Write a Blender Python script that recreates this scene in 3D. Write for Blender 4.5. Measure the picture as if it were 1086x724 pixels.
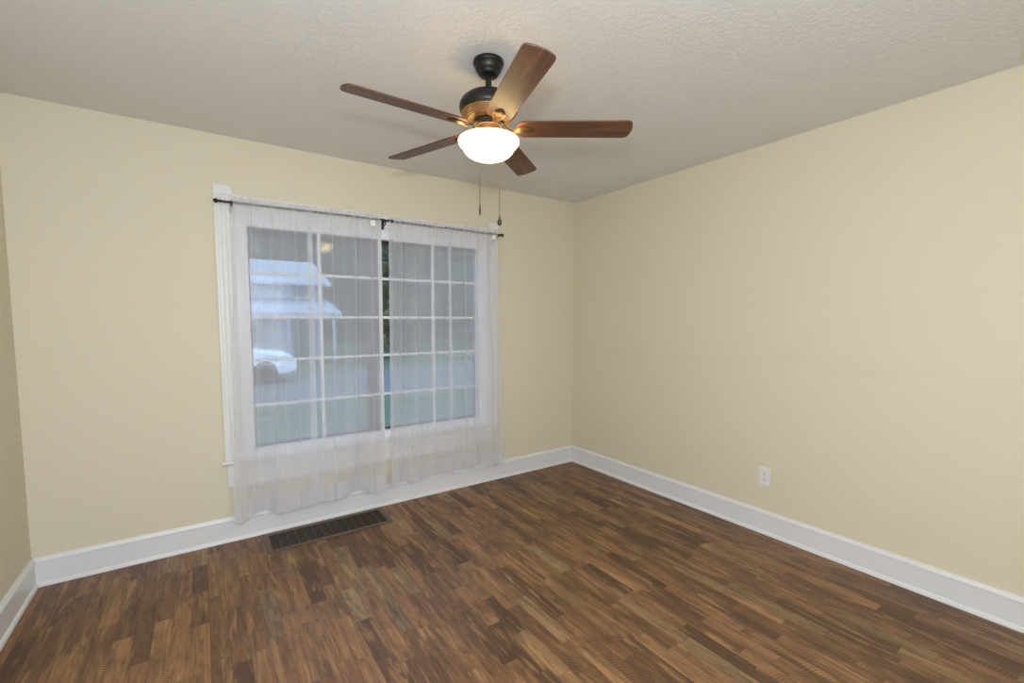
import bpy, bmesh, math, random
from mathutils import Vector, Matrix, noise
random.seed(7)
PI = math.pi
for o in list(bpy.data.objects): bpy.data.objects.remove(o)
scene = bpy.context.scene
COL = scene.collection

# ------------------------------------------------------------------ camera
CAM = Vector((-2.9249, -3.2224, 1.3629)); YAW, PITCH, ROLL, FPX = 0.6029, -0.0715, -0.0002, 480.8973
fw = Vector((math.sin(YAW)*math.cos(PITCH), math.cos(YAW)*math.cos(PITCH), math.sin(PITCH)))
rt = Vector((math.cos(YAW), -math.sin(YAW), 0)); up = rt.cross(fw)
rt, up = rt*math.cos(ROLL)+up*math.sin(ROLL), up*math.cos(ROLL)-rt*math.sin(ROLL)
cd = bpy.data.cameras.new('camera'); cam = bpy.data.objects.new('camera', cd); COL.objects.link(cam)
m3 = Matrix((rt, up, -fw)).transposed()
cam.matrix_world = Matrix.Translation(CAM) @ m3.to_4x4()
cd.sensor_fit = 'HORIZONTAL'; cd.sensor_width = 36; cd.lens = 36*FPX/1086
cd.shift_y = 11.17/1086; cd.clip_start = 0.02; cd.clip_end = 300
scene.camera = cam

# ------------------------------------------------------------------ light
scene.view_settings.view_transform = 'Standard'; scene.view_settings.look = 'None'
scene.view_settings.gamma = 1; scene.view_settings.use_curve_mapping = False
scene.view_settings.exposure = -0.12
world = bpy.data.worlds.new('sky'); scene.world = world; world.use_nodes = True
bg = world.node_tree.nodes['Background']
bg.inputs[0].default_value = (0.50, 0.68, 1.0, 1); bg.inputs[1].default_value = 3.7
def light(name, kind, loc, energy, color, **kw):
    d = bpy.data.lights.new(name, kind); d.energy = energy; d.color = color
    for k, v in kw.items(): setattr(d, k, v)
    o = bpy.data.objects.new(name, d); COL.objects.link(o); o.location = loc; return o
# the photographer's flash on top of the camera
light('camera_flash', 'POINT', (-2.96, -3.24, 1.62), 94, (0.86, 0.92, 1.0), shadow_soft_size=0.035)
# added fill light, set in a made-up opening behind the camera
al = light('rear_fill_light', 'AREA', (-2.65, -4.28, 1.35), 17, (1.0, 0.98, 0.93), shape='RECTANGLE', size=1.5, size_y=1.35)
al.rotation_euler = (PI/2, 0, 0)

# ------------------------------------------------------------------ materials
def lin(c): return tuple((x/12.92 if x <= 0.04045 else ((x+0.055)/1.055)**2.4) for x in [v/255 for v in c])+(1,)
class NT:
    def __init__(s, name):
        s.m = bpy.data.materials.new(name); s.m.use_nodes = True; s.t = s.m.node_tree
        s.b = s.t.nodes['Principled BSDF']; s.out = s.t.nodes['Material Output']
    def n(s, typ, **kw):
        nd = s.t.nodes.new(typ)
        for k, v in kw.items():
            if k.startswith('i_'): nd.inputs[k[2:].replace('_', ' ')].default_value = v
            else: setattr(nd, k, v)
        return nd
    def l(s, a, b): s.t.links.new(a, b)
    def math(s, op, a, b=None, c=None):
        nd = s.t.nodes.new('ShaderNodeMath'); nd.operation = op
        for i, v in enumerate((a, b, c)):
            if v is None: continue
            if isinstance(v, (int, float)): nd.inputs[i].default_value = v
            else: s.l(v, nd.inputs[i])
        return nd.outputs[0]
    def xyz(s, x, y, z=0.0):
        nd = s.t.nodes.new('ShaderNodeCombineXYZ')
        for i, v in enumerate((x, y, z)):
            if isinstance(v, (int, float)): nd.inputs[i].default_value = v
            else: s.l(v, nd.inputs[i])
        return nd.outputs[0]
    def mix(s, fac, a, b, mode='MIX'):
        nd = s.t.nodes.new('ShaderNodeMix'); nd.data_type = 'RGBA'; nd.blend_type = mode
        for sock, v in ((nd.inputs[0], fac), (nd.inputs[6], a), (nd.inputs[7], b)):
            if isinstance(v, (int, float, tuple)): sock.default_value = v
            else: s.l(v, sock)
        return nd.outputs[2]
    def ramp(s, fac, stops, interp='LINEAR'):
        nd = s.t.nodes.new('ShaderNodeValToRGB'); cr = nd.color_ramp; cr.interpolation = interp
        while len(cr.elements) < len(stops): cr.elements.new(0.5)
        for e, (p, c) in zip(cr.elements, stops): e.position = p; e.color = c
        s.l(fac, nd.inputs[0]); return nd.outputs[0]
    def bump(s, h, strength, dist=0.001):
        nd = s.t.nodes.new('ShaderNodeBump'); nd.inputs['Strength'].default_value = strength; nd.inputs['Distance'].default_value = dist
        s.l(h, nd.inputs['Height']); s.l(nd.outputs[0], s.b.inputs['Normal'])
def plain(name, rgb, rough=0.5, metal=0.0, bump=None, var=0.0, vscale=8, spec=0.5):
    t = NT(name); t.b.inputs['Roughness'].default_value = rough; t.b.inputs['Metallic'].default_value = metal
    t.b.inputs['Specular IOR Level'].default_value = spec
    tc = t.n('ShaderNodeTexCoord').outputs['Object']
    nz = t.n('ShaderNodeTexNoise', i_Scale=float(vscale), i_Detail=3.0); t.l(tc, nz.inputs['Vector'])
    c = lin(rgb); d = tuple(x*(1-var) for x in c[:3])+(1,)
    t.l(t.mix(nz.outputs[0], c, d), t.b.inputs['Base Color'])
    if bump:
        n2 = t.n('ShaderNodeTexNoise', i_Scale=float(bump[0]), i_Detail=4.0); t.l(tc, n2.inputs['Vector'])
        t.bump(n2.outputs[0], bump[1], bump[2])
    return t.m

M = {}
M['wall'] = plain('cream_wall_paint', (220, 212, 188), 0.62, bump=(160, .25, .0008), var=.02, vscale=2, spec=.3)
# right wall: same paint with faint horizontal rub marks
t = NT('cream_wall_paint_rubbed'); M['wall_r'] = t.m
t.b.inputs['Roughness'].default_value = .62; t.b.inputs['Specular IOR Level'].default_value = .3
tc = t.n('ShaderNodeTexCoord').outputs['Object']; sp = t.n('ShaderNodeSeparateXYZ'); t.l(tc, sp.inputs[0])
hz = t.math('SUBTRACT', sp.outputs[2], 1.10); hz = t.math('ABSOLUTE', hz); hz = t.math('SUBTRACT', 1.0, t.math('DIVIDE', hz, 0.075)); hz = t.math('MAXIMUM', hz, 0.0)
mp = t.n('ShaderNodeMapping'); mp.inputs['Scale'].default_value = (1, 1.6, 9); t.l(tc, mp.inputs[0])
nz = t.n('ShaderNodeTexNoise', i_Scale=2.0, i_Detail=3.0); t.l(mp.outputs[0], nz.inputs['Vector'])
mk = t.ramp(nz.outputs[0], [(.45, (0, 0, 0, 1)), (.6, (1, 1, 1, 1))]); mk = t.math('MULTIPLY', mk, hz)
mk = t.math('MULTIPLY', mk, .16)
n0 = t.n('ShaderNodeTexNoise', i_Scale=2.0, i_Detail=3.0); t.l(tc, n0.inputs['Vector'])
base = t.mix(n0.outputs[0], lin((220, 212, 188)), lin((218, 210, 185)))
t.l(t.mix(mk, base, lin((203, 192, 170))), t.b.inputs['Base Color'])
n2 = t.n('ShaderNodeTexNoise', i_Scale=160.0, i_Detail=4.0); t.l(tc, n2.inputs['Vector']); t.bump(n2.outputs[0], .25, .0008)

t = NT('textured_ceiling_paint'); M['ceil'] = t.m
t.b.inputs['Base Color'].default_value = lin((229, 227, 223)); t.b.inputs['Roughness'].default_value = .6
tc = t.n('ShaderNodeTexCoord').outputs['Object']
n1 = t.n('ShaderNodeTexNoise', i_Scale=55.0, i_Detail=5.0, i_Roughness=.6, i_Distortion=.6); t.l(tc, n1.inputs['Vector'])
r1 = t.ramp(n1.outputs[0], [(.42, (0, 0, 0, 1)), (.62, (1, 1, 1, 1))])
t.bump(r1, .45, .003)

M['white'] = plain('white_trim_paint', (226, 226, 227), 0.32, bump=(60, .08, .0006), var=.02)
M['white_old'] = plain('brushed_white_trim_paint', (229, 228, 224), 0.38, bump=(90, .25, .0010), var=.05, vscale=25)
M['vinyl'] = plain('white_window_vinyl', (236, 238, 243), 0.3, var=.01)
M['alu'] = plain('grey_aluminium_sash', (112, 106, 112), 0.5, var=.08)
M['gasket'] = plain('black_window_gasket', (30, 32, 32), 0.6)
M['bronze'] = plain('dark_bronze_metal', (38, 36, 34), 0.38, metal=.45, var=.15, vscale=30)
M['rodm'] = plain('brown_curtain_rod_metal', (58, 46, 40), 0.4, metal=.5, var=.2, vscale=40)
M['brass'] = plain('aged_brass_metal', (128, 100, 70), 0.4, metal=.6, var=.3, vscale=40)
M['iron'] = plain('oil_rubbed_bronze', (104, 80, 58), .36, metal=.6, var=.2, vscale=30)
M['chain'] = plain('pull_chain_metal', (120, 108, 90), 0.35, metal=.8)
M['bobwood'] = plain('dark_pull_bob', (44, 32, 26), 0.4, var=.2)
M['ventf'] = plain('pewter_register_frame', (104, 90, 76), 0.45, metal=.3, var=.15, vscale=40)
M['ventd'] = plain('dark_register_louvre', (46, 34, 28), 0.5, metal=.2, var=.1)
M['duct'] = plain('dark_duct', (12, 10, 9), 0.8)
M['plastic'] = plain('white_outlet_plastic', (226, 226, 226), 0.35)
M['slot'] = plain('outlet_slot', (60, 58, 56), 0.6)
M['tag'] = plain('white_care_label', (240, 238, 234), 0.7)

# glass panes
t = NT('window_glass'); M['glass'] = t.m
tr = t.n('ShaderNodeBsdfTransparent'); tr.inputs[0].default_value = (.93, .96, .95, 1)
gl = t.n('ShaderNodeBsdfGlossy'); gl.inputs['Roughness'].default_value = 0.015
fr = t.n('ShaderNodeFresnel', i_IOR=1.5); f2 = t.math('MULTIPLY', fr.outputs[0], 1.6)
mx = t.n('ShaderNodeMixShader'); t.l(f2, mx.inputs[0]); t.l(tr.outputs[0], mx.inputs[1]); t.l(gl.outputs[0], mx.inputs[2]); t.l(mx.outputs[0], t.out.inputs[0])

# sheer fabric: threads cover part of the area, more when seen edge-on
def sheer(name, cover, rgb=(243, 243, 248)):
    t = NT(name)
    df = t.n('ShaderNodeBsdfDiffuse'); df.inputs[0].default_value = lin(rgb)
    tl = t.n('ShaderNodeBsdfTranslucent'); tl.inputs[0].default_value = lin(rgb)
    g0 = t.n('ShaderNodeNewGeometry'); nm = t.n('ShaderNodeMix', data_type='VECTOR'); nm.inputs[0].default_value = .6
    t.l(g0.outputs['Normal'], nm.inputs[4]); nm.inputs[5].default_value = (0, -1, 0)
    nv = t.n('ShaderNodeVectorMath', operation='NORMALIZE'); t.l(nm.outputs[1], nv.inputs[0]); t.l(nv.outputs[0], df.inputs['Normal'])
    m1 = t.n('ShaderNodeMixShader'); m1.inputs[0].default_value = .5; t.l(df.outputs[0], m1.inputs[1]); t.l(tl.outputs[0], m1.inputs[2])
    tr = t.n('ShaderNodeBsdfTransparent')
    ge = t.n('ShaderNodeNewGeometry'); dt = t.n('ShaderNodeVectorMath', operation='DOT_PRODUCT')
    t.l(ge.outputs['Normal'], dt.inputs[0]); t.l(ge.outputs['Incoming'], dt.inputs[1])
    c = t.math('MAXIMUM', t.math('ABSOLUTE', dt.outputs['Value']), .12)
    a = t.math('SUBTRACT', 1.0, t.math('POWER', 1-cover, t.math('DIVIDE', 1.0, c)))
    mx = t.n('ShaderNodeMixShader'); t.l(a, mx.inputs[0]); t.l(tr.outputs[0], mx.inputs[1]); t.l(m1.outputs[0], mx.inputs[2]); t.l(mx.outputs[0], t.out.inputs[0])
    return t.m
M['sheer'] = sheer('white_sheer_voile', .44)
M['sheer_hem'] = sheer('white_sheer_voile_double', .68)
M['sheer_edge'] = sheer('white_sheer_stitched_edge', .80)

# wood plank floor
t = NT('reclaimed_wood_plank_floor'); M['floor'] = t.m
tc = t.n('ShaderNodeTexCoord').outputs['Object']; sp = t.n('ShaderNodeSeparateXYZ'); t.l(tc, sp.inputs[0]); X, Y = sp.outputs[0], sp.outputs[1]
SW = .068
u = t.math('DIVIDE', t.math('ADD', X, 10.013), SW); ci = t.math('FLOOR', u); uf = t.math('FRACT', u)
def wn(v, dim='2D'):
    nd = t.n('ShaderNodeTexWhiteNoise', noise_dimensions=dim); t.l(v, nd.inputs['Vector']); return nd
w1 = wn(t.xyz(ci, 3.3)); w2 = wn(t.xyz(ci, 9.7))
L = t.math('ADD', t.math('MULTIPLY', w2.outputs[0], .36), .28)
v = t.math('DIVIDE', t.math('ADD', t.math('ADD', Y, 20.0), t.math('MULTIPLY', w1.outputs[0], 3.0)), L); ri = t.math('FLOOR', v); vf = t.math('FRACT', v)
wid = wn(t.xyz(ci, ri)); wid2 = wn(t.xyz(t.math('ADD', ci, 57.0), ri)); wid3 = wn(t.xyz(t.math('ADD', ci, 157.0), ri))
R0, R1, R2 = wid.outputs[0], wid2.outputs[0], wid3.outputs[0]
base = t.ramp(R0, [(0, lin((92, 66, 47))), (.12, lin((110, 80, 55))), (.40, lin((132, 96, 66))), (.70, lin((148, 108, 74))), (.90, lin((164, 122, 82))), (.965, lin((146, 120, 88))), (1, lin((168, 140, 104)))])
off = t.math('MULTIPLY', R1, 37.0)
def nzz(sx, sy, detail, rough=.55, dist=0.0, o=off):
    vec = t.xyz(t.math('MULTIPLY', X, sx), t.math('MULTIPLY', Y, sy), o)
    nd = t.n('ShaderNodeTexNoise', i_Scale=1.0, i_Detail=float(detail), i_Roughness=rough, i_Distortion=float(dist)); t.l(vec, nd.inputs['Vector']); return nd.outputs[0]
g1 = nzz(170, 7, 6, .7, .3); g2 = nzz(42, 3.6, 6, .68, .8); g3 = nzz(11, 4.5, 7, .68, 1.1)
c = t.mix(t.math('MULTIPLY', t.ramp(g1, [(.35, (0, 0, 0, 1)), (.7, (1, 1, 1, 1))]), .50), base, lin((66, 46, 33)), 'MIX')
c = t.mix(t.math('MULTIPLY', t.ramp(g2, [(.46, (0, 0, 0, 1)), (.68, (1, 1, 1, 1))]), .62), c, lin((60, 43, 33)), 'MIX')
c = t.mix(t.math('MULTIPLY', t.ramp(g3, [(.50, (0, 0, 0, 1)), (.64, (1, 1, 1, 1))]), .50), c, lin((72, 56, 44)), 'MIX')
g4 = nzz(24, 2.6, 6, .66, .8, t.math('ADD', off, 11.0))
c = t.mix(t.math('MULTIPLY', t.ramp(g4, [(.52, (0, 0, 0, 1)), (.66, (1, 1, 1, 1))]), .55), c, lin((190, 148, 100)), 'MIX')
# saw marks across some strips
wv = t.n('ShaderNodeTexWave', wave_type='BANDS', bands_direction='Y', i_Scale=22.0, i_Distortion=3.0, i_Detail=2.0); wv.inputs['Detail Scale'].default_value = .6
t.l(t.xyz(t.math('MULTIPLY', X, 1.0), t.math('ADD', Y, t.math('MULTIPLY', t.math('MULTIPLY', uf, uf), .03)), off), wv.inputs['Vector'])
sm = t.ramp(nzz(7, 3.5, 2, .5, .5, t.math('ADD', off, 5.0)), [(.47, (0, 0, 0, 1)), (.58, (1, 1, 1, 1))])
ss = t.math('MULTIPLY', t.math('GREATER_THAN', R2, .38), sm); ss = t.math('MULTIPLY', ss, t.math('MULTIPLY', t.math('POWER', wv.outputs['Fac'], 2.0), .55))
c = t.mix(ss, c, lin((58, 40, 30)))
# knots
vo = t.n('ShaderNodeTexVoronoi', i_Scale=1.0); t.l(t.xyz(t.math('MULTIPLY', X, 9.0), t.math('MULTIPLY', Y, 4.2), off), vo.inputs['Vector'])
kn = t.ramp(vo.outputs['Distance'], [(.03, (1, 1, 1, 1)), (.10, (0, 0, 0, 1))]); kn = t.math('MULTIPLY', kn, t.math('GREATER_THAN', R1, .6))
c = t.mix(t.math('MULTIPLY', kn, .7), c, lin((36, 25, 20)))
# seams
ed = t.math('MINIMUM', t.math('MULTIPLY', t.math('MINIMUM', uf, t.math('SUBTRACT', 1.0, uf)), SW), t.math('MULTIPLY', t.math('MINIMUM', vf, t.math('SUBTRACT', 1.0, vf)), L))
se = t.math('LESS_THAN', ed, .0011)
c = t.mix(t.math('MULTIPLY', se, .40), c, lin((44, 31, 24)))
t.l(c, t.b.inputs['Base Color'])
t.b.inputs['Roughness'].default_value = .42; t.b.inputs['Specular IOR Level'].default_value = .35
hb = t.math('SUBTRACT', t.math('MULTIPLY', g1, .5), se); t.bump(hb, .35, .0006)

# fan blade wood (grain along local X)
t = NT('walnut_fan_blade'); M['blade'] = t.m
tc = t.n('ShaderNodeTexCoord').outputs['Object']; mp = t.n('ShaderNodeMapping'); mp.inputs['Scale'].default_value = (3, 42, 42); t.l(tc, mp.inputs[0])
nz = t.n('ShaderNodeTexNoise', i_Scale=1.0, i_Detail=5.0, i_Roughness=.6, i_Distortion=1.0); t.l(mp.outputs[0], nz.inputs['Vector'])
t.l(t.ramp(nz.outputs[0], [(.3, lin((68, 42, 29))), (.55, lin((98, 62, 42))), (.75, lin((124, 84, 58)))]), t.b.inputs['Base Color'])
t.b.inputs['Roughness'].default_value = .42

t = NT('lit_frosted_glass'); M['shade'] = t.m
t.b.inputs['Base Color'].default_value = (1, .97, .88, 1); t.b.inputs['Roughness'].default_value = .35
lw = t.n('ShaderNodeLayerWeight', i_Blend=.35)
t.l(t.ramp(lw.outputs['Facing'], [(.50, (1, .74, .34, 1)), (.80, (.8, .55, .25, 1)), (.97, (.22, .15, .03, 1))]), t.b.inputs['Emission Color'])
t.b.inputs['Emission Strength'].default_value = 14.0

# outdoors
M['grass'] = plain('lawn_grass', (76, 94, 70), .9, bump=(30, .8, .03), var=.45, vscale=1.2)
M['asphalt'] = plain('asphalt', (84, 88, 88), .9, var=.15, vscale=3)
M['siding'] = plain('pale_blue_house_siding', (176, 184, 192), .7, var=.05)
M['roofm'] = plain('grey_shingle_roof', (150, 156, 164), .9, bump=(12, .6, .02), var=.2, vscale=6)
M['dkwin'] = plain('dark_house_window', (66, 80, 90), .2)
M['bark'] = plain('tree_bark', (74, 60, 48), .9, bump=(12, .8, .02), var=.4)
M['leaf'] = plain('tree_leaves', (30, 62, 40), .7, var=.5, vscale=1.5)
M['leafy'] = plain('yellowing_tree_leaves', (86, 90, 44), .7, var=.5, vscale=2)
M['leafy2'] = plain('grey_green_tree_leaves', (66, 90, 70), .7, var=.4, vscale=1.5)
M['wood_hill'] = plain('wooded_hill', (46, 68, 52), .9, bump=(1.2, 1.0, .6), var=.6, vscale=.6)
M['carw'] = plain('white_car_paint', (200, 204, 208), .25)
M['cary'] = plain('tan_car_paint', (190, 180, 140), .25)
M['tyre'] = plain('black_tyre_rubber', (28, 28, 28), .8)
M['brickout'] = plain('outer_wall_siding', (190, 190, 185), .8)

# ------------------------------------------------------------------ mesh helpers
def box(bm, x0, x1, y0, y1, z0, z1):
    vs = [bm.verts.new((x, y, z)) for z in (z0, z1) for y in (y0, y1) for x in (x0, x1)]
    for f in ((0, 2, 3, 1), (4, 5, 7, 6), (0, 1, 5, 4), (2, 6, 7, 3), (0, 4, 6, 2), (1, 3, 7, 5)): bm.faces.new([vs[i] for i in f])
    return vs
def lathe(bm, prof, seg=48, c=(0, 0, 0), axis='Z', cap=True):
    rings = []
    for r, h in prof:
        ring = []
        for i in range(seg):
            a = 2*PI*i/seg; p = (r*math.cos(a), r*math.sin(a), h)
            if axis == 'X': p = (h, p[0], p[1])
            if axis == 'Y': p = (p[1], h, p[0])
            ring.append(bm.verts.new((p[0]+c[0], p[1]+c[1], p[2]+c[2])))
        rings.append(ring)
    for a, b in zip(rings, rings[1:]):
        for i in range(seg): bm.faces.new((a[i], a[(i+1) % seg], b[(i+1) % seg], b[i]))
    if cap:
        bm.faces.new(rings[0][::-1]); bm.faces.new(rings[-1])
def tube(bm, pts, r, seg=10):
    pts = [Vector(p) for p in pts]; rings = []
    for i, p in enumerate(pts):
        d = (pts[min(i+1, len(pts)-1)]-pts[max(i-1, 0)]).normalized()
        a = d.orthogonal().normalized() if abs(d.z) < .9 else Vector((1, 0, 0)); a = (a-d*a.dot(d)).normalized(); b = d.cross(a)
        rr = r[i] if isinstance(r, (list, tuple)) else r
        rings.append([bm.verts.new(p+a*rr*math.cos(2*PI*k/seg)+b*rr*math.sin(2*PI*k/seg)) for k in range(seg)])
    for A, B in zip(rings, rings[1:]):
        for k in range(seg): bm.faces.new((A[k], A[(k+1) % seg], B[(k+1) % seg], B[k]))
    bm.faces.new(rings[0][::-1]); bm.faces.new(rings[-1])
def extr_poly(bm, pts, axis, a, b):
    """extrude closed 2-D outline between a and b along axis: 'X' pts=(y,z), 'Y' pts=(x,z), 'Z' pts=(x,y)"""
    def mk(p, t): return {'X': (t, p[0], p[1]), 'Y': (p[0], t, p[1]), 'Z': (p[0], p[1], t)}[axis]
    A = [bm.verts.new(mk(p, a)) for p in pts]; B = [bm.verts.new(mk(p, b)) for p in pts]; n = len(pts)
    bm.faces.new(A); bm.faces.new(B[::-1])
    for i in range(n): bm.faces.new((A[i], A[(i+1) % n], B[(i+1) % n], B[i]))
def obj(name, bm, mat, parent=None, loc=None, smooth=None, bevel=None, seg=2):
    bmesh.ops.recalc_face_normals(bm, faces=bm.faces)
    me = bpy.data.meshes.new(name); bm.to_mesh(me); bm.free(); me.materials.append(mat)
    o = bpy.data.objects.new(name, me); COL.objects.link(o)
    if parent: o.parent = parent
    if loc: o.location = loc
    if smooth is not None:
        for p in me.polygons: p.use_smooth = True
        if smooth > 0: me.set_sharp_from_angle(angle=math.radians(smooth))
    if bevel:
        md = o.modifiers.new('bevel', 'BEVEL'); md.width = bevel; md.segments = seg; md.limit_method = 'ANGLE'; md.angle_limit = math.radians(35)
    return o
def tag(o, label=None, cat=None, group=None, kind=None):
    if label: o['label'] = label
    if cat: o['category'] = cat
    if group: o['group'] = group
    if kind: o['kind'] = kind
    return o
def empty(name, loc=(0, 0, 0), rz=0):
    o = bpy.data.objects.new(name, None); COL.objects.link(o); o.location = loc; o.rotation_euler = (0, 0, rz); o.empty_display_size = .1; return o
def new(): return bmesh.new()

# ------------------------------------------------------------------ room shell
H = 2.44; WX = -3.678; YB = -4.2; T = .16
WIN = (-2.735, -.955, .50, 1.99)            # opening of window_1
bm = new()                                   # floor with the register hole
xs = [WX-T, -2.622, -1.924, T]; ys = [YB-T, -.287, -.066, T]
for i in range(3):
    for j in range(3):
        if (i, j) == (1, 1): continue
        box(bm, xs[i], xs[i+1], ys[j], ys[j+1], -.10, 0)
bmesh.ops.remove_doubles(bm, verts=bm.verts, dist=1e-5)
tag(obj('floor', bm, M['floor']), 'floor of brown reclaimed-look wood planks in mixed tones', kind='structure')
bm = new(); box(bm, WX-T, T, YB-T, T, H, H+.12)
tag(obj('ceiling', bm, M['ceil']), 'white textured ceiling', kind='structure')
def wall_with_hole(name, y0, y1, hole, mat, label):
    bm = new(); x0, x1, z0, z1 = hole
    box(bm, WX-T, x0, y0, y1, 0, H); box(bm, x1, T, y0, y1, 0, H); box(bm, x0, x1, y0, y1, 0, z0); box(bm, x0, x1, y0, y1, z1, H)
    return tag(obj(name, bm, mat), label, kind='structure')
wall_with_hole('wall_back', 0, T, WIN, M['wall'], 'cream wall with the window')
wall_with_hole('wall_front', YB-T, YB, (-3.50, -1.80, .60, 2.1), M['wall'], 'cream wall behind the camera')  # unseen wall; its opening is added for the fill light
bm = new(); box(bm, 0, T, YB, 0, 0, H); tag(obj('wall_right', bm, M['wall_r']), 'plain cream wall on the right', kind='structure')
bm = new(); box(bm, WX-T, WX, YB, 0, 0, H); tag(obj('wall_left', bm, M['wall']), 'cream wall at the left edge', kind='structure')

# baseboards: board, moulded cap and shoe moulding in one profile (d = distance from wall)
PROF = [(0, 0), (.024, 0), (.0235, .010), (.019, .019), (.0135, .022), (.0135, .124), (.017, .127), (.0175, .133), (.013, .141), (.009, .146), (.008, .151), (0, .151)]
bm = new(); extr_poly(bm, [(-d, z) for d, z in PROF], 'X', WX, 0)
tag(obj('baseboard_back', bm, M['white'], smooth=40), 'white moulded baseboard under the window', kind='structure')
bm = new(); extr_poly(bm, [(-d, z) for d, z in PROF], 'Y', YB, 0)
tag(obj('baseboard_right', bm, M['white'], smooth=40), 'white moulded baseboard along the right wall', kind='structure')
bm = new(); extr_poly(bm, [(WX+d, z) for d, z in PROF], 'Y', YB, 0)
tag(obj('baseboard_left', bm, M['white'], smooth=40), 'white moulded baseboard along the left wall', kind='structure')

# ------------------------------------------------------------------ window_1
GX0, GX1, GZ0, GZ1 = -2.663, -1.045, .553, 1.930      # visible glass opening
bm = new(); x0, x1, z0, z1 = WIN                       # white box frame lining the opening
for b in ((x0, GX0, z0, z1), (GX1, x1, z0, z1), (GX0, GX1, z0, GZ0), (GX0, GX1, GZ1, z1)): box(bm, b[0], b[1], -.006, .055, b[2], b[3])
win = tag(obj('window_1', bm, M['vinyl'], bevel=.004), 'wide white framed window with a grille behind sheer curtains', kind='structure')
# grey outer sash and centre stile
bm = new(); s = .035
box(bm, x0, GX0+.012, .07, .11, z0, z1); box(bm, GX1+.010, x1, .056, .11, z0, z1)
box(bm, x0, x1, .056, .11, GZ1-.012, z1); box(bm, x0, x1, .056, .11, z0, GZ0+.010)
obj('outer_frame', bm, M['alu'], win, bevel=.002)
bm = new(); box(bm, -1.925, -1.862, .062, .105, GZ0+.010, GZ1-.012)
obj('meeting_stile', bm, M['alu'], win, bevel=.003)
bm = new(); box(bm, GX0+.012, -1.925, .080, .086, GZ0, GZ1); obj('glass_pane', bm, M['glass'], win)
bm = new(); box(bm, -1.862, GX1+.010, .080, .086, GZ0, GZ1); obj('glass_pane', bm, M['glass'], win)
bm = new(); box(bm, GX0, GX1, .050, .060, GZ1-.016, GZ1); box(bm, GX0, GX1, .050, .060, GZ0, GZ0+.008)
obj('gasket', bm, M['gasket'], win)
for zz in (1.655, 1.378, 1.106, .823):
    bm = new(); box(bm, GX0, GX1, .012, .026, zz-.009, zz+.009); obj('muntin_bar', bm, M['vinyl'], win, bevel=.003)
for xx, hw in ((-2.252, .011), (-1.845, .012), (-1.435, .011)):
    bm = new(); box(bm, xx-hw, xx+hw, .008, .028, GZ0, GZ1); obj('muntin_bar', bm, M['vinyl'], win, bevel=.003)
def side_casing(xa, xb, inner):        # fluted post with a rounded top corner above the head
    bm = new(); w = xb-xa; pts = []
    n = 7; prof = [(xa, 0)]
    prof.append((xa, -.020))
    for k in range(3):                 # three shallow flutes
        c = xa+w*(.25+.25*k); prof += [(c-.010, -.022), (c-.005, -.018), (c+.005, -.018), (c+.010, -.022)]
    prof += [(xb, -.020), (xb, 0)]
    extr_poly(bm, prof, 'Z', .505, 2.098)
    zt = 2.150; r = .028
    if inner > 0: cap = [(xa, 2.098), (xb, 2.098), (xb, zt-r)]+[(xb-r+r*math.cos(a), zt-r+r*math.sin(a)) for a in (PI/6, PI/3)]+[(xb-r, zt), (xa, zt)]
    else: cap = [(xb, 2.098), (xa, 2.098), (xa, zt-r)]+[(xa+r-r*math.cos(a), zt-r+r*math.sin(a)) for a in (PI/6, PI/3)]+[(xa+r, zt), (xb, zt)]
    extr_poly(bm, cap, 'Y', -.024, 0)
    return obj('side_casing', bm, M['white_old'], win, bevel=.0015)
side_casing(-2.829, -2.735, 1); side_casing(-.955, -.862, -1)
bm = new(); extr_poly(bm, [(0, 1.988), (-.016, 1.988), (-.018, 1.994), (-.018, 2.085), (-.024, 2.090), (-.024, 2.100), (0, 2.100)], 'X', -2.735, -.955)
obj('head_casing', bm, M['white_old'], win, bevel=.001)
bm = new(); extr_poly(bm, [(0, .484), (-.038, .484), (-.045, .489), (-.045, .499), (-.038, .505), (0, .505)], 'X', -2.846, -.845)
obj('stool', bm, M['white_old'], win, bevel=.001)
bm = new(); extr_poly(bm, [(0, .326), (-.018, .326), (-.022, .332), (-.022, .345), (-.014, .350), (-.014, .484), (0, .484)], 'X', -2.735, -.955)
obj('apron', bm, M['white_old'], win, bevel=.001)
for xa in (-2.817, -.958):
    bm = new(); xb = xa+.085; za, zb = .338, .482
    box(bm, xa, xb, -.016, 0, za, zb)
    for b in ((xa, xb, za, za+.012), (xa, xb, zb-.012, zb), (xa, xa+.012, za+.012, zb-.012), (xb-.012, xb, za+.012, zb-.012)): box(bm, b[0], b[1], -.026, -.016, b[2], b[3])
    # raised lozenge
    cx, cz = (xa+xb)/2, (za+zb)/2; o4 = [bm.verts.new((cx+dx, -.0165, cz+dz)) for dx, dz in ((-.024, 0), (0, -.045), (.024, 0), (0, .045))]; tp = bm.verts.new((cx, -.024, cz))
    for k in range(4): bm.faces.new((o4[k], o4[(k+1) % 4], tp))
    obj('plinth_block', bm, M['white_old'], win, bevel=.0015)

# plain frame for the unseen rear opening, added for the fill light
bm = new()
for b in ((-3.50, -3.44, .60, 2.1), (-1.86, -1.80, .60, 2.1), (-3.44, -1.86, .60, .66), (-3.44, -1.86, 2.04, 2.1)): box(bm, b[0], b[1], YB-.10, YB-.02, b[2], b[3])
tag(obj('fill_opening_frame', bm, M['vinyl'], bevel=.004), 'white frame of the added fill light opening behind the camera', kind='structure')

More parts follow.
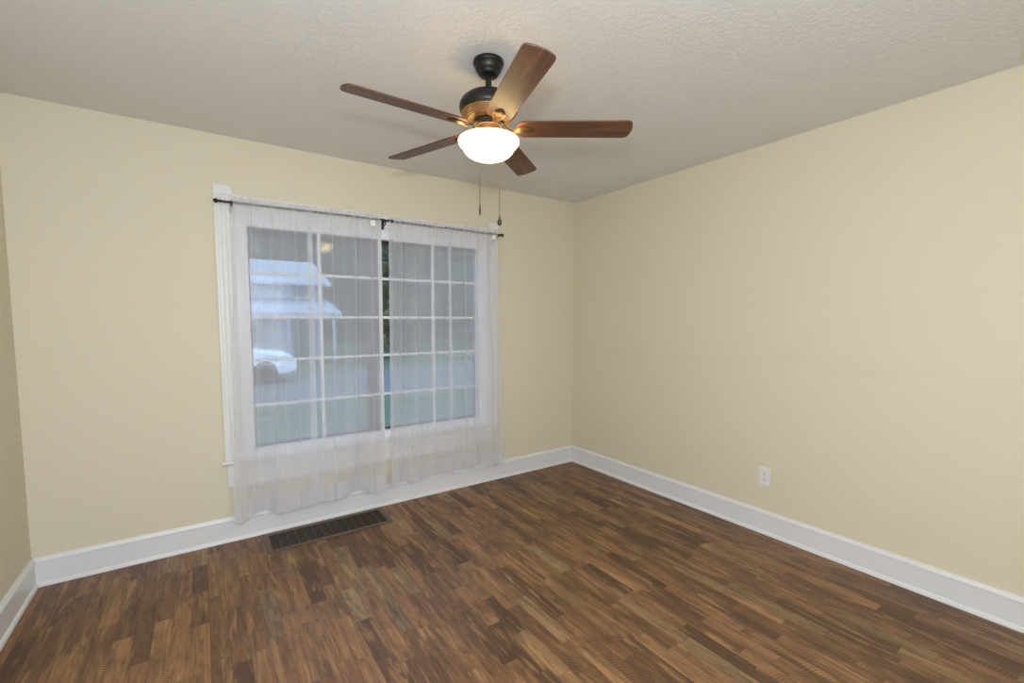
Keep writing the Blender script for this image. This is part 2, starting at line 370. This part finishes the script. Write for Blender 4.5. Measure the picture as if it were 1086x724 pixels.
# ------------------------------------------------------------------ curtain rods and curtains
RY, RZ = -.078, 2.045
def rod(xa, xb, za, zb, brackets, fin, label):
    root = empty('curtain_rod', ((xa+xb)/2, RY, (za+zb)/2)); ox, oz = (xa+xb)/2, (za+zb)/2
    tag(root, label, 'curtain rod', 'curtain rods')
    f = lambda x: za+(zb-za)*(x-xa)/(xb-xa)-oz
    bm = new(); tube(bm, [(xa-ox, 0, f(xa)), (xb-ox, 0, f(xb))], .0068, 14); obj('rod', bm, M['rodm'], root, smooth=40)
    for x, s in fin:
        bm = new(); pr = [(.006, 0), (.010, .002), (.010, .006), (.005, .009), (.006, .012), (.012, .018), (.0135, .024), (.011, .031), (.005, .036), (.002, .038)]
        lathe(bm, [(r, s*h) for r, h in pr], 16, (x-ox, 0, f(x)), 'X'); obj('finial', bm, M['bronze'], root, smooth=50)
    for x in brackets:
        bm = new(); z = f(x)
        box(bm, x-ox-.008, x-ox+.008, .0565, .0605, z-.055, z+.022)                    # plate on the casing
        tube(bm, [(x-ox, .058, z-.035), (x-ox, .03, z-.033), (x-ox, .004, z-.028), (x-ox, -.009, z-.014), (x-ox, -.011, z+.004)], .0042, 8)
        tube(bm, [(x-ox, .058, z-.010), (x-ox, .02, z-.011), (x-ox, .008, z-.009)], .0045, 8)
        obj('bracket', bm, M['bronze'], root, smooth=45)
    return root
rod(-2.795, -1.808, RZ-.002, RZ+.006, (-2.742, -1.830), ((-2.795, -1), (-1.808, 1)), 'thin dark curtain rod over the left half of the window, with finials')
rod(-1.765, -.880, RZ+.003, RZ+.004, (-.902,), ((-.880, 1),), 'thin dark curtain rod over the right half of the window')

def interp(pts, x):
    if x <= pts[0][0]: return pts[0][1:]
    for a, b in zip(pts, pts[1:]):
        if x <= b[0]:
            k = (x-a[0])/(b[0]-a[0]) if b[0] > a[0] else 0
            k = k*k*(3-2*k)*.3+k*.7
            return tuple(a[i]+(b[i]-a[i])*k for i in range(1, len(a)))
    return pts[-1][1:]
def curtain(top0, top1, hem, pleats, seed, label, tagx):
    """hem: (x, depth from wall, z) control points along the bottom edge"""
    root = empty('sheer_curtain', ((top0+top1)/2, RY, 0)); tag(root, label, 'curtain', 'sheer curtains'); root['group'] = 'sheer curtains'
    ox, oy = (top0+top1)/2, RY
    rnd = random.Random(seed); h0, h1 = hem[0][0], hem[-1][0]; N = 240
    def pt(s, z):
        xh = h0+(h1-h0)*s; xt = top0+(top1-top0)*s
        d, zh = interp(hem, xh)
        k = max(0, min(1, (RZ-z)/(RZ-zh)))
        kk = k**.85
        x = xt+(xh-xt)*k
        # pleats at the heading fade into the hem's broad folds
        pl = 0; px = 0
        for (c, w, a, kf) in pleats:
            g = math.exp(-((s-c)/w)**2)
            pl += a*g*(1-.55*k*kf); px += (a*.7*g*math.sin((s-c)/w*2.2)*(1-.4*k) if w < .02 else 0)
        fine = .0022*math.sin(s*75+seed)*max(0, 1-k*9)+.0006*math.sin(s*49+seed)+.004*math.sin(s*15+2*seed+1.2*k)
        y = -.080*(1-kk)-d*kk-pl-fine
        if z > RZ-.03: y = -.080+(y+.080)*.7
        if z > RZ-.012 and z < RZ+.012: y = min(y, -.087)
        return x+px-ox, min(y, -.032)-oy if z < RZ-.1 else y-oy
    def sheet(zs, dy, mat, name, s0=0, s1=1, n=N):
        bm = new(); rows = []
        for j, zf in enumerate(zs):
            row = []
            for i in range(n+1):
                s = s0+(s1-s0)*i/n; xh = h0+(h1-h0)*s; zh = interp(hem, xh)[1]
                z = zf(zh) if callable(zf) else zf
                if not callable(zf) and zf > RZ: z += .003*noise.noise(Vector((s*40, seed, 0)))+(.0015*math.sin(s*90+seed))
                x, y = pt(s, z); row.append(bm.verts.new((x, y+dy, z)))
            rows.append(row)
        for a, b in zip(rows, rows[1:]):
            for i in range(n): bm.faces.new((a[i], a[i+1], b[i+1], b[i]))
        return obj(name, bm, mat, root, smooth=0)
    K = 26; zs = [RZ+.036, RZ+.024, RZ+.012, RZ, RZ-.012, RZ-.03]
    for j in range(1, K+1): zs.append((lambda q: (lambda zh: (RZ-.03)+(zh-(RZ-.03))*q))(j/K))
    sheet(zs, 0, M['sheer'], 'curtain_panel')
    sheet([lambda zh: zh+.114, lambda zh: zh+.105], .004, M['sheer_edge'], 'hem_stitching')
    sheet([lambda zh: zh+.108, lambda zh: zh+.07, lambda zh: zh+.035, lambda zh: zh], .0025, M['sheer_hem'], 'bottom_hem')
    zz = [RZ+.036, RZ+.012, RZ-.03]+[(lambda q: (lambda zh: (RZ-.03)+(zh-(RZ-.03))*q))(j/K) for j in range(1, K+1)]
    sheet(zz, .002, M['sheer_hem'], 'side_hem', 0, .020, 4); sheet(zz, .002, M['sheer_hem'], 'side_hem', .980, 1, 4)
    if tagx is None: return root
    bm = new(); box(bm, tagx-.016-ox, tagx+.016-ox, -.0385, -.0380, RZ-.046, RZ-.010)
    o = obj('care_label', bm, M['tag'], root); o.location.y = .012; o['label'] = 'small white care label'
    return root
def H3(x, za, zh=.163): # apparent height seen at depth .08 -> fold depth and hem height
    d = .085+(zh-za)*1.5; zr = za+(d-.08)*.378
    return (x, d, zr)
def pl(seed, extra):
    r = random.Random(seed); out = [(c, .008, .011, .1) for c in extra]
    for k in range(2): out.append((r.uniform(.08, .92), r.uniform(.007, .011), r.uniform(.004, .007), r.uniform(.5, 1)))
    for k in range(3): out.append((r.uniform(.08, .92), r.uniform(.06, .11), r.uniform(-.010, .010), r.uniform(0, .5)))
    return out
curtain(-2.745, -2.310, [H3(-2.800, .135), H3(-2.765, .128), H3(-2.728, .150), H3(-2.634, .184), H3(-2.550, .130), H3(-2.45, .140), H3(-2.325, .150)], pl(3, (.22, .48, .78)), 3, 'sheer white curtain panel hanging leftmost at the window', None)
curtain(-2.335, -1.860, [H3(-2.362, .162, .175), H3(-2.325, .160, .175), H3(-2.280, .146, .175), H3(-2.218, .146, .175), H3(-2.156, .147, .175), H3(-2.062, .196, .175), H3(-1.985, .134, .175), H3(-1.890, .136, .175)], pl(5, (.30, .62, .84)), 5, 'sheer white curtain panel just left of the gap in the middle', -1.925)
curtain(-1.806, -1.325, [H3(-1.838, .140), H3(-1.800, .160), H3(-1.732, .182), H3(-1.681, .143), H3(-1.584, .161), H3(-1.491, .176), H3(-1.411, .168), H3(-1.332, .156)], pl(8, (.18, .46, .72)), 8, 'sheer white curtain panel just right of the gap in the middle', None)
curtain(-1.345, -.905, [H3(-1.352, .180, .178), H3(-1.240, .172, .178), H3(-1.150, .170, .178), H3(-1.095, .192, .178), H3(-.990, .143, .178), H3(-.888, .148, .178)], pl(12, (.30, .55, .80)), 12, 'sheer white curtain panel hanging rightmost at the window', -.955)

# ------------------------------------------------------------------ floor register
vx0, vx1, vy0, vy1 = -2.650, -1.896, -.316, -.040
ix0, ix1, iy0, iy1 = -2.622, -1.924, -.287, -.066
vent = empty('floor_register', ((vx0+vx1)/2, (vy0+vy1)/2, 0)); vc = Vector(vent.location)
tag(vent, 'dark metal floor register set in the planks below the window', 'floor vent')
bm = new()
for b in ((vx0, ix0+.002, vy0, vy1), (ix1-.002, vx1, vy0, vy1), (ix0, ix1, vy0, iy0+.002), (ix0, ix1, iy1-.002, vy1)): box(bm, b[0]-vc.x, b[1]-vc.x, b[2]-vc.y, b[3]-vc.y, .0002, .0055)
obj('frame', bm, M['ventf'], vent, bevel=.002)
for k in range(1, 14):
    x = ix0+(ix1-ix0)*k/14-vc.x; bm = new(); box(bm, x-.0016, x+.0016, iy0-vc.y, iy1-vc.y, -.012, .0035); obj('divider', bm, M['ventf'], vent)
for k in range(14):
    y = iy0+(iy1-iy0)*(k+.5)/14-vc.y; bm = new()
    extr_poly(bm, [(y-.006, -.014), (y-.005, -.014), (y+.0062, -.001), (y+.0052, -.001)], 'X', ix0-vc.x, ix1-vc.x); obj('louvre', bm, M['ventd'], vent)
bm = new()
for b in ((ix0-.004, ix0, iy0, iy1), (ix1, ix1+.004, iy0, iy1), (ix0, ix1, iy0-.004, iy0), (ix0, ix1, iy1, iy1+.004)): box(bm, b[0]-vc.x, b[1]-vc.x, b[2]-vc.y, b[3]-vc.y, -.16, -.1)
box(bm, ix0-vc.x, ix1-vc.x, iy0-vc.y, iy1-vc.y, -.17, -.16); obj('duct_boot', bm, M['duct'], vent)

# ------------------------------------------------------------------ wall outlet
ol = empty('wall_outlet', (0, -1.812, .367)); tag(ol, 'white duplex electrical outlet low on the right wall', 'outlet')
bm = new(); box(bm, -.006, 0, -.036, .036, -.0575, .0575); obj('cover_plate', bm, M['plastic'], ol, bevel=.003, seg=3)
for dz in (-.0195, .0195):
    bm = new(); pts = []
    for i in range(24):
        a = 2*PI*i/24; pts.append((.0172*math.cos(a), max(-.0135, min(.0135, .0172*math.sin(a)))+dz))
    extr_poly(bm, pts, 'X', -.0078, -.0055); rc = obj('receptacle', bm, M['plastic'], ol, bevel=.0006)
    bm = new()
    for yy in (-.0063, .0063): box(bm, -.0080, -.0078, yy-.0011, yy+.0011, dz-.001, dz+.0078)
    lathe(bm, [(.0024, -.0080), (.0024, -.0078)], 12, (0, 0, dz-.0068), 'X'); obj('slots', bm, M['slot'], rc)
bm = new(); lathe(bm, [(.0030, -.0060), (.0030, -.0066), (.0018, -.0072)], 12, (0, 0, 0), 'X'); obj('screw', bm, M['chain'], ol)

# ------------------------------------------------------------------ ceiling fan
FC = Vector((-1.8845, -1.5378, 0)); ZB = 2.1612
fan = empty('ceiling_fan', (FC.x, FC.y, H)); tag(fan, 'dark bronze ceiling fan with five walnut blades and a lit glass bowl', 'ceiling fan')
def z_(v): return v-H
def P(prof): return [(r, z_(z)) for r, z in prof]
bm = new(); lathe(bm, P([(.058, 2.4396), (.0630, 2.4382), (.0642, 2.4330), (.0642, 2.4259), (.0625, 2.4224), (.0585, 2.4206), (.0575, 2.4136), (.0540, 2.4022), (.0480, 2.3942), (.0440, 2.3907), (.0425, 2.3854), (.038, 2.3802), (.030, 2.3775), (.018, 2.3771)]), 56)
obj('canopy', bm, M['bronze'], fan, smooth=35)
bm = new(); lathe(bm, P([(.0125, 2.382), (.0125, 2.302)]), 24); lathe(bm, P([(.018, 2.380), (.020, 2.373), (.014, 2.367)]), 24)
lathe(bm, P([(.013, 2.326), (.019, 2.323), (.022, 2.314), (.024, 2.305)]), 24); obj('downrod', bm, M['bronze'], fan, smooth=35)
bm = new(); lathe(bm, P([(.020, 2.3072), (.046, 2.3059), (.072, 2.3015), (.096, 2.2918), (.113, 2.2778), (.1215, 2.2619), (.1235, 2.2478), (.1215, 2.2373), (.117, 2.2302), (.114, 2.2285)]), 72)
mot = obj('motor_housing', bm, M['bronze'], fan, smooth=35)
bm = new(); pr = [(.112, 2.231)]
z = 2.229; r = .1135
for k in range(5):                        # five stepped rings
    pr += [(r, z), (r+.0015, z-.002), (r+.0005, z-.0055), (r-.0030, z-.0065)]; z -= .0056; r -= .0062
pr += [(r-.002, z), (.068, z-.003)]
lathe(bm, P(pr), 72); obj('motor_rings', bm, M['brass'], fan, smooth=30)
bm = new(); lathe(bm, P([(.062, 2.192), (.066, 2.189), (.066, 2.176), (.060, 2.172)]), 48); lathe(bm, P([(.050, 2.200), (.050, 2.186)]), 40)
obj('flywheel', bm, M['bronze'], fan, smooth=35)
bm = new(); lathe(bm, P([(.046, 2.176), (.056, 2.175), (.0585, 2.171), (.056, 2.167), (.050, 2.166), (.0485, 2.160), (.0485, 2.128), (.053, 2.121), (.056, 2.117), (.040, 2.114)]), 56)
obj('switch_housing', bm, M['brass'], fan, smooth=35)
# glass bowl, open at the top, hung from three small arms
outer = [(.1265, 2.1177), (.1285, 2.1136), (.1275, 2.1062), (.1225, 2.0972), (.1150, 2.0915), (.1105, 2.0874), (.1080, 2.0816), (.1030, 2.0718), (.0940, 2.0611), (.0800, 2.0521), (.0600, 2.0447), (.0360, 2.0406), (.0120, 2.0394)]
inner = [(max(.006, r-.004), z+.003) for r, z in outer][::-1]
bm = new(); lathe(bm, P(outer+inner), 72, cap=False)
bmesh.ops.contextual_create(bm, geom=[e for e in bm.edges if e.is_boundary and max((Vector(v.co.xy).length) for v in e.verts) < .013])
shade = obj('glass_shade', bm, M['shade'], fan, smooth=50); shade['label'] = 'glowing frosted glass bowl'
for k in range(3):
    bm = new(); a = math.radians(30+120*k); c, s = math.cos(a), math.sin(a)
    tube(bm, [(.050*c, .050*s, z_(2.122)), (.09*c, .09*s, z_(2.120)), (.124*c, .124*s, z_(2.121))], .003, 8)
    obj('shade_arm', bm, M['brass'], fan, smooth=40)
bm = new(); lathe(bm, P([(.040, 2.1150), (.104, 2.1130), (.106, 2.1100), (.104, 2.1080), (.040, 2.1100)]), 56)
obj('fitter_pan', bm, M['brass'], fan, smooth=40)
def blade_outline():
    pts = []; r0, r1, w0, w1 = .116, .599, .0535, .0570
    lower = [(r0, -.022), (r0+.004, -.032), (r0+.014, -.043), (r0+.028, -w0+.001), (r0+.045, -w0)]
    tip = [(r1-.026, -w1), (r1-.012, -w1+.003), (r1-.004, -w1+.010), (r1+.001, -w1+.022), (r1+.005, -.018), (r1+.006, 0)]
    half = lower+tip
    return half+[(x, -y) for x, y in half[::-1][1:]]
TILT = -math.radians(12.0)
for k in range(5):
    a = math.radians(253.48+72*k)
    bm = new(); extr_poly(bm, blade_outline(), 'Z', 0, .0065)
    b = obj('blade', bm, M['blade'], fan, bevel=.0018)
    b.location = (0, 0, z_(ZB)); b.rotation_euler = Matrix.Rotation(a, 3, 'Z').__matmul__(Matrix.Rotation(TILT, 3, 'X')).to_euler()
    # blade iron: curved arm from the flywheel ending in an oval plate under the blade
    bm = new(); st = [(.056, .012, .000, .020), (.072, .010, -.002, .014), (.088, .009, -.008, .005), (.104, .010, -.010, .0), (.118, .016, -.0095, .0), (.134, .022, -.0085, .0), (.152, .024, -.008, .0), (.170, .022, -.008, .0), (.184, .015, -.0075, 0), (.191, .006, -.0065, 0)]
    rows = []
    for (x, hw, zc, lift) in st:
        row = []
        for (fy, fz) in ((-1, .6), (-.75, -.25), (0, -.7), (.75, -.25), (1, .6), (.7, 1), (-.7, 1)):
            row.append(bm.verts.new((x, hw*fy, zc+lift+.0045*fz+.0015)))
        rows.append(row)
    for A, B in zip(rows, rows[1:]):
        for i in range(7): bm.faces.new((A[i], A[(i+1) % 7], B[(i+1) % 7], B[i]))
    bm.faces.new(rows[0][::-1]); bm.faces.new(rows[-1])
    ir = obj('blade_iron', bm, M['iron'], fan, smooth=40)
    ir.location = (0, 0, z_(ZB)); ir.rotation_euler = b.rotation_euler
# pull chains
tow = Vector((CAM.x-FC.x, CAM.y-FC.y, 0)).normalized(); rg = Vector((-tow.y, tow.x, 0))
def chain(name, start, over, zt, zend, bob, mat, label):
    bm = new(); pts = [start, (start+over)/2+Vector((0, 0, .004)), over, Vector((over.x, over.y, zend))]
    tube(bm, pts, .0016, 6)
    n = int((over.z-zend)/.006)
    for i in range(0, n): bmesh.ops.create_icosphere(bm, subdivisions=1, radius=.0022, matrix=Matrix.Translation((over.x, over.y, over.z-.006*i)))
    ch = obj(name, bm, M['chain'], fan, smooth=0); ch['label'] = label
    bm = new(); lathe(bm, [(r, z) for r, z in bob], 16, (over.x, over.y, zend)); obj('pull_bob', bm, mat, ch, smooth=50)
s1 = tow*.0485+rg*-.018+Vector((0, 0, z_(2.150))); o1 = tow*.134+rg*-.036+Vector((0, 0, z_(2.120)))
chain('pull_chain', s1, o1, 0, z_(1.819), [(.0012, .002), (.0030, -.002), (.0022, -.008), (.0034, -.014), (.0038, -.026), (.0030, -.040), (.0012, -.045)], M['bobwood'], 'pull chain with a slim bob')
s2 = -tow*.0485+rg*.02+Vector((0, 0, z_(2.150))); o2 = -tow*.134+rg*.048+Vector((0, 0, z_(2.120)))
chain('pull_chain', s2, o2, 0, z_(1.834), [(.0015, .004), (.0030, 0), (.0042, -.006), (.0075, -.014), (.0098, -.021), (.0105, -.028), (.0092, -.035), (.0060, -.040), (.0020, -.042)], M['bobwood'], 'pull chain with a drop-shaped bob')

# ------------------------------------------------------------------ outdoors, seen through the window
GZ = -.5
bm = new(); box(bm, -25, 30, .6, 60, GZ-.2, GZ); tag(obj('lawn', bm, M['grass']), 'green lawn outside the window', kind='structure')
bm = new(); box(bm, -25, 30, 8.0, 13.5, GZ, GZ+.02); tag(obj('street', bm, M['asphalt']), 'grey street outside the window', kind='structure')
bm = new(); g = []
for i in range(41):
    x = -30+2.2*i; row = []
    for j, (y, h) in enumerate(((40.5, 0), (42, 8), (45, 14), (50, 19), (58, 22), (60, 0))):
        row.append(bm.verts.new((x, y+noise.noise(Vector((x*.3, j, 0)))*.6, GZ+h*(1+.18*noise.noise(Vector((x*.16, j*.5, 3)))))))
    g.append(row)
for a, b in zip(g, g[1:]):
    for j in range(5): bm.faces.new((a[j], a[j+1], b[j+1], b[j]))
tag(obj('hillside', bm, M['wood_hill'], smooth=0), 'dark wooded hillside beyond the houses', kind='structure')
hs = empty('house', (-1.4, 21, GZ)); tag(hs, 'pale house with a long roof and porch across the street', 'house')
def hb(name, x0, x1, y0, y1, z0, z1, mat, par=hs, **k):
    bm = new(); box(bm, x0+1.4, x1+1.4, y0-21, y1-21, z0-GZ, z1-GZ); return obj(name, bm, mat, par, **k)
wl = hb('wall', -9, 2.0, 20, 27, GZ, 3.0, M['siding'])
for k in range(16):
    z = GZ+.2+k*.2; hb('siding_board', -9.02, 2.02, 19.97, 20.0, z, z+.17, M['siding'], hs) if k > 9 else None
bm = new(); extr_poly(bm, [(19.2-21, 3.0-GZ), (23.5-21, 4.45-GZ), (27.8-21, 3.0-GZ), (27.8-21, 2.9-GZ), (19.2-21, 2.9-GZ)], 'X', -9.5+1.4, 2.3+1.4); obj('roof', bm, M['roofm'], hs)
bm = new(); extr_poly(bm, [(17.2-21, 1.65-GZ), (20-21, 2.35-GZ), (20-21, 2.2-GZ), (17.2-21, 1.5-GZ)], 'X', -9.3+1.4, 2.2+1.4); obj('porch_roof', bm, M['roofm'], hs)
for x in (-8.8, -5.5, -2.6, .1, 1.9): hb('porch_post', x-.06, x+.06, 17.4, 17.52, GZ, 1.55, M['roofm'])
for x0, x1, z0, z1 in ((-7.6, -6.2, .3, 1.5), (-4.6, -3.4, .3, 1.5), (-1.9, -.7, .3, 1.5), (.7, 1.6, GZ+.1, 1.5), (-5, -4, 2.45, 2.9), (.7, 1.5, 2.45, 2.9)):
    w = hb('window', x0, x1, 19.93, 20.0, z0, z1, M['dkwin']); hb('window_trim', x0-.08, x1+.08, 19.94, 19.99, z1, z1+.08, M['carw'], w)
def tree(x, y, h, r, mat, label, seed, low=.25):
    rnd = random.Random(seed); root = empty('tree', (x, y, GZ)); tag(root, label, 'tree', 'trees outside')
    bm = new(); tube(bm, [(0, 0, 0), (.05, .03, h*.3), (-.04, .05, h*.6), (0, 0, h*.9)], [.22, .17, .12, .04], 10); obj('trunk', bm, M['bark'], root, smooth=0)
    bm = new(); blobs = []
    for i in range(44):
        a = rnd.uniform(0, 2*PI); q = rnd.random()**.5*r; zz = h*rnd.uniform(low, 1.0); sc = 1-.5*abs(zz/h-.55)
        blobs.append((q*math.cos(a)*sc, q*math.sin(a)*sc, zz, rnd.uniform(.5, .9)*r*.45))
    n_leaf = 7000
    for i in range(n_leaf):
        b = blobs[i % 44]; d = Vector((rnd.gauss(0, 1), rnd.gauss(0, 1), rnd.gauss(0, 1))).normalized()*b[3]*rnd.uniform(.6, 1.05)
        p = Vector(b[:3])+d; s = rnd.uniform(.05, .10)*(1+h*.06); n = (d.normalized()+Vector((rnd.uniform(-.7, .7), rnd.uniform(-.7, .7), rnd.uniform(-.7, .7)))).normalized()
        u = n.orthogonal().normalized(); v = n.cross(u)
        bm.faces.new([bm.verts.new(p+u*s), bm.verts.new(p+v*s*.6+n*s*.1), bm.verts.new(p-u*s), bm.verts.new(p-v*s*.6+n*s*.1)])
    for b in blobs: bmesh.ops.create_icosphere(bm, subdivisions=2, radius=b[3]*.78, matrix=Matrix.Translation(b[:3]))
    obj('foliage', bm, mat, root); return root
tree(5.0, 18.5, 6.2, 1.5, M['leafy'], 'yellow-green tree beyond the street at the middle of the window', 1, .12)
BACK = [(-8, 36, 'leaf'), (-1.5, 36, 'leafy2'), (5, 36, 'leaf'), (11.5, 36, 'leafy2'), (19, 36, 'leaf'), (26.5, 36, 'leaf')]
LAB = ['tall dark green tree behind the left end of the house roof', 'tall grey-green tree rising behind the middle of the house roof', 'tall dark green tree behind the right end of the house roof', 'tall grey-green tree seen just right of the middle of the window', 'tall dark green tree seen through the right curtain', 'tall dark green tree farthest right behind the right curtain']
for k, (x, y, m) in enumerate(BACK): tree(x, y, 15, 2.9, M[m], LAB[k], 20+k, .06)
tree(7.6, 24.5, 7.5, 2.3, M['leaf'], 'mid-height green tree to the right of the house', 4, .06)
tree(13.8, 24.0, 7.0, 2.2, M['leafy2'], 'mid-height grey-green tree low behind the right curtain', 5, .06)
def car(x, y, L, mat, label):
    root = empty('car', (x, y, GZ+.02)); tag(root, label, 'car')
    pr = [(-L/2, .35), (-L/2+.02, .72), (-L*.42, .86), (-L*.30, .90), (-L*.20, 1.36), (L*.12, 1.42), (L*.27, .96), (L*.45, .86), (L/2, .68), (L/2, .32), (L*.42, .25), (-L*.42, .25)]
    bm = new(); extr_poly(bm, pr, 'Y', -.85, .85); body = obj('body', bm, mat, root, bevel=.06, seg=3)
    bm = new(); extr_poly(bm, [(-L*.26, .94), (-L*.185, 1.30), (L*.11, 1.35), (L*.215, .97)], 'Y', -.862, .862); obj('side_window', bm, M['dkwin'], body)
    for sx in (-.31, .31):
        for sy in (-.78, .78):
            bm = new(); lathe(bm, [(.20, -.1), (.32, -.09), (.33, 0), (.32, .09), (.20, .1)], 24, (sx*L, sy, .33), 'Y'); obj('wheel', bm, M['tyre'], root, smooth=40)
    return root
car(-2.8, 12.2, 4.4, M['carw'], 'white car parked on the street outside, behind the left curtain')
